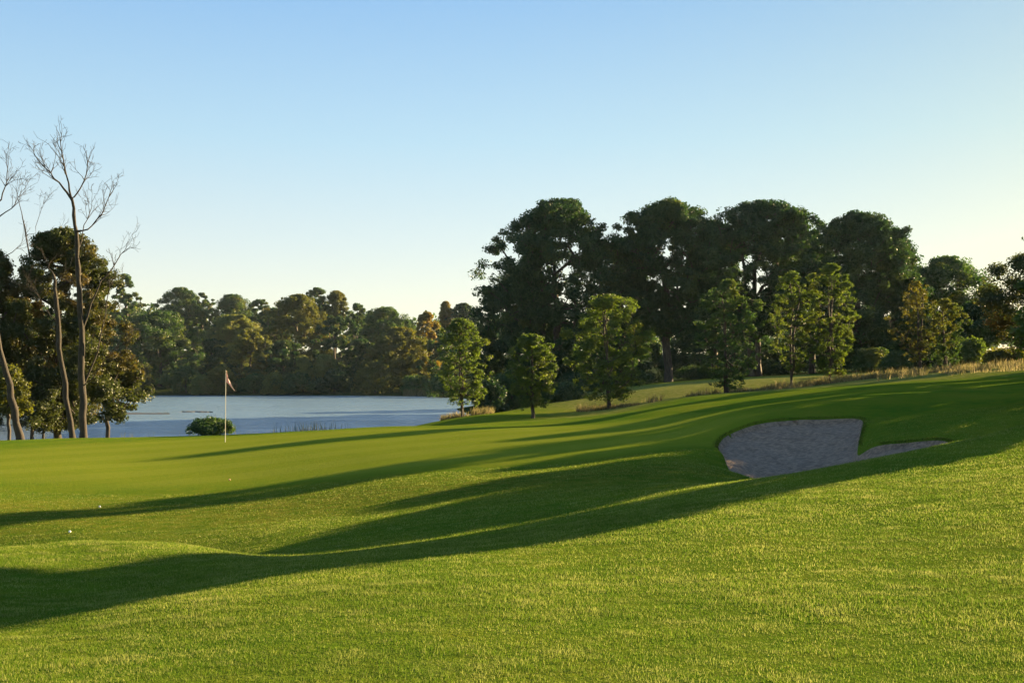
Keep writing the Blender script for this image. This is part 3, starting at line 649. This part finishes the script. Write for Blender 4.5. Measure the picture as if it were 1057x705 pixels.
# woodland further back: an uncountable mass of crowns closing the view
rng = np.random.default_rng(77)
cc = []; rr = []
for X in np.arange(-420, 330, 7.5):
    for Y in (400, 425, 455):
        xx = X + rng.normal(0, 3); yy = Y + rng.normal(0, 8)
        if -250 < xx < 330: 
            g = gz(xx, yy); Ht = rng.uniform(15, 21) if xx / yy < -.12 else rng.uniform(12, 17)
            k = 12; a = rng.random(k) * 6.28; q = rng.random(k)
            for j in range(k): cc.append((xx + 4.5 * q[j] * math.cos(a[j]), yy + 4.5 * q[j] * math.sin(a[j]), g + Ht * (1 - .7 * rng.random()) - 1.5 * q[j])); rr.append(2.6)
v_, f_, rn = leaves(np.array(cc), np.array(rr), 36, 1.3, rng)
tag(mesh('woodland', v_, f_, G_MID, attrs={'rnd': rn}), 'hazy blue-green woodland on the rise far behind the lake', 'woodland', kind='stuff')

# ---- trees right of the frame whose shadows fall over the fairway
OG = 'trees right of the frame shading the fairway'
def sq(s, q): return (s * ca + q * sa, -s * sa + q * ca)
for i, (s, q, h, wd, pf, bs) in enumerate(((-8.4, 22, 6.0, 1.2, 'column', .02), (-9.8, 25.6, 9.0, 2.9, 'dome', .36), (-13.3, 31, 5.8, 4.9, 'dome', .0), (-16.4, 39, 5.7, 4.2, 'dome', .0), (-19.5, 44, 5.9, 3.9, 'dome', .0),
        (-22.4, 51, 12.5, 2.7, 'young', .0), (-25.4, 58, 8.0, 4.2, 'dome', .0), (-32.0, 72, 13.0, 2.4, 'young', .2))):
    tree('young_tree', 'leafy young tree of the row just beyond the right edge, %s' % ('slim and nearest the camera', 'with a bare lower trunk', 'third from the camera', 'fourth from the camera', 'fifth from the camera', 'sixth and tallest but one', 'seventh from the camera', 'farthest from the camera')[i],
         'young tree', 0, 0, 0, wd, pf, G_YOUNG, BARK, 300, 85, .17, .5, fill=.6, nlobe=22, lobe_r=.34, irr=.2, base=bs, trunk_top=.8, trunk_r=.1, seed=900 + i, group=OG, loc=sq(s, q), height=h)

# ------------------------------------------------------------------ flagstick, balls
m_pole = plain_mat('flagstick_paint', (0.62, 0.56, 0.44), .35, .05); m_flag = plain_mat('flag_cloth', (0.70, 0.30, 0.27), .8, .08); m_flagw = plain_mat('flag_cloth_pale', (0.76, 0.50, 0.44), .8, .05)
m_cup = plain_mat('cup_liner', (0.8, 0.8, 0.8), .5); m_ball = plain_mat('ball_cover', (0.82, 0.82, 0.80), .3, .02); m_ballo = plain_mat('ball_cover_orange', (0.75, 0.42, 0.22), .3, .02)
fx, fy, _ = at(232.5, 452, 37.5); fz = gz(fx, fy)
root = tag(empty('golf_flag', (fx, fy, fz)), 'pale golf flagstick with limp pink flag standing in the putting green', 'golf flag')
Hf = at(232, 382, 37.5)[2] - fz
pz = np.array([[0, 0, -.1], [0, 0, .5], [0, 0, Hf * .6], [0, 0, Hf]]); V_, F_ = tubes(pz, np.array([-1, 0, 1, 2]), np.array([.012, .011, .010, .009]), 10)
mesh('pole', V_, F_, m_pole, root, smooth=True)
# limp cloth: top edge tied to the pole, free edge hanging down in folds
nu, nv = 14, 18; Vf = []
for j in range(nv):
    for i in range(nu):
        a = i / (nu - 1); b = j / (nv - 1)
        x_ = .015 + .30 * a * (0.30 + .75 * b) ; y_ = .045 * math.sin(a * 9 + b * 2) * (a ** .6) * (1 - .2 * b)
        z_ = Hf - .02 - .40 * b - .36 * a ** 1.1 * (1 - .15 * b) + .02 * math.sin(a * 7)
        Vf.append((x_, y_, z_))
idx = np.array([[j * nu + i, j * nu + i + 1, (j + 1) * nu + i + 1, (j + 1) * nu + i] for j in range(nv - 1) for i in range(nu - 1)])
fo = mesh('flag', Vf, idx, m_flag, root, smooth=True); sm = fo.modifiers.new('thick', 'SOLIDIFY'); sm.thickness = .003
fo.data.materials.append(m_flagw)
for k, pl in enumerate(fo.data.polygons):
    if (k % (nu - 1)) > 5: pl.material_index = 1
an = np.arange(24) * 2 * math.pi / 24
cv = [(r * math.cos(a), r * math.sin(a), z_) for r, z_ in ((.054, -.004), (.054, -.1), (.05, -.1), (.05, -.004)) for a in an]
ci = np.array([[r * 24 + k, r * 24 + (k + 1) % 24, ((r + 1) % 4) * 24 + (k + 1) % 24, ((r + 1) % 4) * 24 + k] for r in range(4) for k in range(24)])
mesh('cup', cv, ci, m_cup, root, smooth=False)
def ball(px, py, lb, mat):
    lo, hi = 4.0, 60.0; best = None
    for Y in np.arange(14, 45, .05):          # first ground point seen through that direction
        a, b = ray(px, py); 
        if gz(a * Y, Y) >= b * Y: best = (a * Y, Y); break
    if best is None: return
    import bmesh
    bm = bmesh.new(); bmesh.ops.create_icosphere(bm, subdivisions=4, radius=.0214)
    for q in bm.verts:   # shallow dimples
        d = q.co.normalized(); q.co *= 1 - .012 * max(0, math.sin(d.x * 34) * math.sin(d.y * 34) * math.sin(d.z * 34 + 1))
    me = bpy.data.meshes.new('golf_ball'); bm.to_mesh(me); bm.free(); me.materials.append(mat)
    for q in me.polygons: q.use_smooth = True
    o = link(bpy.data.objects.new('golf_ball', me)); o.location = (best[0], best[1], gz(*best) + .022); tag(o, lb, 'golf ball', 'golf balls lying on the turf')
ball(103, 524, 'white golf ball lying out on the putting green, the higher of the two at left', m_ball)
ball(72, 550, 'white golf ball lying just behind the crest of the near left mound', m_ball)
ball(237, 496, 'orange-tinted golf ball on the green below the flag', m_ballo)

# ---- mud spits in the lake
m_mud = plain_mat('wet_mud', (0.022, 0.022, 0.018), .7, .4)
def spit(px0, px1, Y, hw, lb, seed):
    rng = np.random.default_rng(seed); n_ = 40; X0 = ray(px0, 390)[0] * Y; X1 = ray(px1, 390)[0] * Y; Vv = []; m_ = 9
    for i in range(n_ + 1):
        f = i / n_; wd = hw * (math.sin(math.pi * min(1, f * 1.0)) ** .9) * (.55 + .7 * float(noise2(np.array([f * 13.]), np.array([seed * 1.]), 4)[0]))
        for j in range(m_):
            t = j / (m_ - 1) * 2 - 1; Vv.append(((X0 + (X1 - X0) * f) - (X0 + X1) / 2, t * wd + .8 * math.sin(f * 5), .15 * (1 - t * t) - .05 + rng.normal(0, .02)))
    ix = np.array([[i * m_ + j, (i + 1) * m_ + j, (i + 1) * m_ + j + 1, i * m_ + j + 1] for i in range(n_) for j in range(m_ - 1)])
    o = mesh('mud_bank', Vv, ix, m_mud, smooth=True); o.location = ((X0 + X1) / 2, Y, ZW)
    tag(o, lb, 'mud bank', 'mud banks in the lake')
Ysp = 4.0 / ((427 - 390) / F)
spit(60, 178, Ysp, 4.2, 'long dark mud bank in the lake right of the dead trunks', 3)
spit(188, 222, 4.0 / ((425.3 - 390) / F), 1.9, 'short dark mud bank in the lake left of the flag', 5)

# ------------------------------------------------------------------ grasses
def blade_mat(name, a, b, cc_, transl=.45):
    m, n, out = newmat(name); r = attr(n, 'rnd'); c_ = ramp(n, r, [(0, a), (.6, b), (.97, cc_)])
    k = noise(n, coords(n), .8, 4, .65); c_ = mixc(n, ramp(n, k, [(.35, (0, 0, 0)), (.65, (1, 1, 1))]), mixc(n, .6, c_, a), c_)
    k2 = noise(n, coords(n, (1, 2.2, 1)), 2.6, 5, .7); c_ = mixc(n, math_(n, 'MULTIPLY', ramp(n, k2, [(.5, (0, 0, 0)), (.68, (1, 1, 1))]), .55), c_, cc_)
    d = n.nodes.new('ShaderNodeBsdfDiffuse'); t = n.nodes.new('ShaderNodeBsdfTranslucent'); mx = n.nodes.new('ShaderNodeMixShader'); mx.inputs[0].default_value = transl
    n.links.new(c_, d.inputs[0]); n.links.new(c_, t.inputs[0]); n.links.new(d.outputs[0], mx.inputs[1]); n.links.new(t.outputs[0], mx.inputs[2]); n.links.new(mx.outputs[0], out.inputs[0]); return m
def blades(name, X, Y, h, wd, mat, label, cat, rng, lean=.5, zoff=-.004):
    n_ = len(X); Z = ground(X, Y) + zoff; a = rng.random(n_) * 2 * math.pi; l = rng.random(n_) * lean; b = rng.random(n_) * 2 * math.pi
    B = np.stack([X, Y, Z], 1); s = np.stack([np.cos(b), np.sin(b), np.zeros(n_)], 1) * (wd / 2)[:, None]
    tip = B + np.stack([np.cos(a) * l * h, np.sin(a) * l * h, h * np.sqrt(1 - .6 * l * l)], 1)
    Vv = np.stack([B - s, B + s, tip], 1).reshape(-1, 3); Fc = np.arange(n_ * 3).reshape(-1, 3)
    return tag(mesh(name, Vv, Fc, mat, attrs={'rnd': np.repeat(rng.random(n_), 3)}), label, cat, kind='stuff')
rng = np.random.default_rng(5)
def wedge(n_, y0, y1, m=1.0, pw=1.0):
    Y = np.sqrt(rng.random(n_) * (y1 ** 2 - y0 ** 2) + y0 ** 2); X = (rng.random(n_) * 2 - 1) * (.50 * Y + m + 5.0 * rng.random(n_) ** 1.6); return X, Y
m_blade = blade_mat('turf_blades', (0.060, 0.125, 0.010), (0.160, 0.225, 0.020), (0.42, 0.41, 0.13))
XY = [wedge(260000, 19.0, 31.0, 1.0), wedge(520000, 4.2, 8.0, .7), wedge(560000, 8.0, 13.0, 1.0), wedge(330000, 13.0, 19.0, 1.0)]
X = np.concatenate([q[0] for q in XY]); Y = np.concatenate([q[1] for q in XY])
hh = rng.uniform(.010, .027, len(X)) * (1 + .35 * noise2(X / .45, Y / .22, 50) + .35 * noise2(X / .14, Y / .08, 51)); ww = np.interp(Y, [4, 8, 13, 19, 31], [.0035, .005, .008, .011, .018]) * rng.uniform(.7, 1.3, len(X))
keep = (bunker_sd(X, Y) < -.02) & ((((X + 5) / 15) ** 2 + ((Y - 33.5) / 9.0) ** 2) > .9); X, Y, hh, ww = X[keep], Y[keep], hh[keep], ww[keep]
blades('turf_grass', X, Y, hh, ww, m_blade, 'short mown grass blades covering the near slope', 'grass', rng, 1.25)
# lip fringe of the bunker
NF = 9000
bi = rng.integers(0, len(BUNK), NF); tt = rng.random(NF)[:, None]; Pq = BUNK[bi] * (1 - tt) + np.roll(BUNK, -1, 0)[bi] * tt + rng.normal(0, .05, (NF, 2))
Pq = Pq[(Pq[:, 1] > 28.2) | (Pq[:, 0] > 8.8)]; NF = len(Pq)
m_fringe = blade_mat('fringe_blades', (0.03, 0.06, 0.006), (0.08, 0.12, 0.012), (0.2, 0.18, 0.05))
blades('bunker_fringe', Pq[:, 0], Pq[:, 1], rng.uniform(.02, .06, NF), np.full(NF, .009), m_fringe, 'longer grass fringe along the lip of the bunker', 'grass', rng, .9)
# dry tall grass along the meadow edge at right
m_dryb = blade_mat('dry_blades', (0.08, 0.09, 0.025), (0.22, 0.18, 0.075), (0.38, 0.30, 0.17), .5)
X, Y = [], []
def patch(px0, px1, Y0, Y1, n_, sdev=1.0):
    p_ = rng.uniform(px0, px1, n_); f = (p_ - px0) / (px1 - px0); yy = Y0 + (Y1 - Y0) * f + rng.normal(0, sdev, n_)
    k = noise2(p_ / 13, yy / 1.5, 60) > -.25 ; X.append(((p_ - W0 / 2) / F * yy)[k]); Y.append(yy[k])
patch(905, 1250, 62, 62, 9000, 2.0); patch(800, 905, 66, 64, 5200, 1.2); patch(735, 800, 63, 66, 1300, .6); patch(660, 735, 60, 63, 600, .5); patch(595, 660, 58.5, 58, 1500, .5); patch(455, 510, 61, 61, 1300, .6)
patch(880, 1060, 72, 76, 6000, 3.0)
X = np.concatenate(X); Y = np.concatenate(Y)
blades('meadow_grass', X, Y, rng.uniform(.15, .48, len(X)) * (1 + .7 * noise2(X / 1.6, Y / 1.6, 61)), np.full(len(X), .035), m_dryb, 'tall dry straw-coloured grass along the meadow edge at right', 'grass', rng, .8)
# reeds
m_reed = blade_mat('reed_blades', (0.08, 0.10, 0.02), (0.16, 0.16, 0.05), (0.28, 0.22, 0.10), .5)
X = np.concatenate([rng.normal(ray(322, 390)[0] * 47, .8, 160), rng.uniform(-20.5, -8, 110)]); Y = np.concatenate([rng.normal(47, .5, 160), rng.normal(48, .6, 110)])
blades('reeds', X, Y, np.concatenate([rng.uniform(.2, .6, 160), rng.uniform(.15, .35, 110)]), np.full(270, .02), m_reed, 'thin reeds standing at the near lake edge right of the flag', 'reeds', rng, .5)
X = rng.uniform(ray(418, 390)[0] * 244, ray(470, 390)[0] * 244, 2500); Y = rng.normal(243, 2.0, 2500)
blades('shore_reeds', X, Y, rng.uniform(.8, 1.9, 2500), np.full(2500, .25), m_dryb, 'pale reeds along the far lake edge right of the rounded olive bush', 'reeds', rng, .4)

# ------------------------------------------------------------------ haze: the evening air itself
m_h, n, out = newmat('haze_air'); pv = n.nodes.new('ShaderNodeVolumePrincipled'); pv.inputs['Color'].default_value = (0.62, 0.80, 1.0, 1); pv.inputs['Density'].default_value = 0.00005; pv.inputs['Anisotropy'].default_value = 0.25
n.links.new(pv.outputs[0], out.inputs['Volume'])
x0, x1, y0, y1, z0, z1 = -1010, 1010, -70, 1210, float(V[:, 2].min()) - 1, 48
hv = [(x, y, z) for z in (z0, z1) for x, y in ((x0, y0), (x1, y0), (x1, y1), (x0, y1))]
hz = mesh('haze', hv, np.array([[3, 2, 1, 0], [4, 5, 6, 7], [0, 1, 5, 4], [1, 2, 6, 5], [2, 3, 7, 6], [3, 0, 4, 7]]), m_h); tag(hz, 'thin pale evening haze over the lake and the far wood', 'haze', kind='stuff')
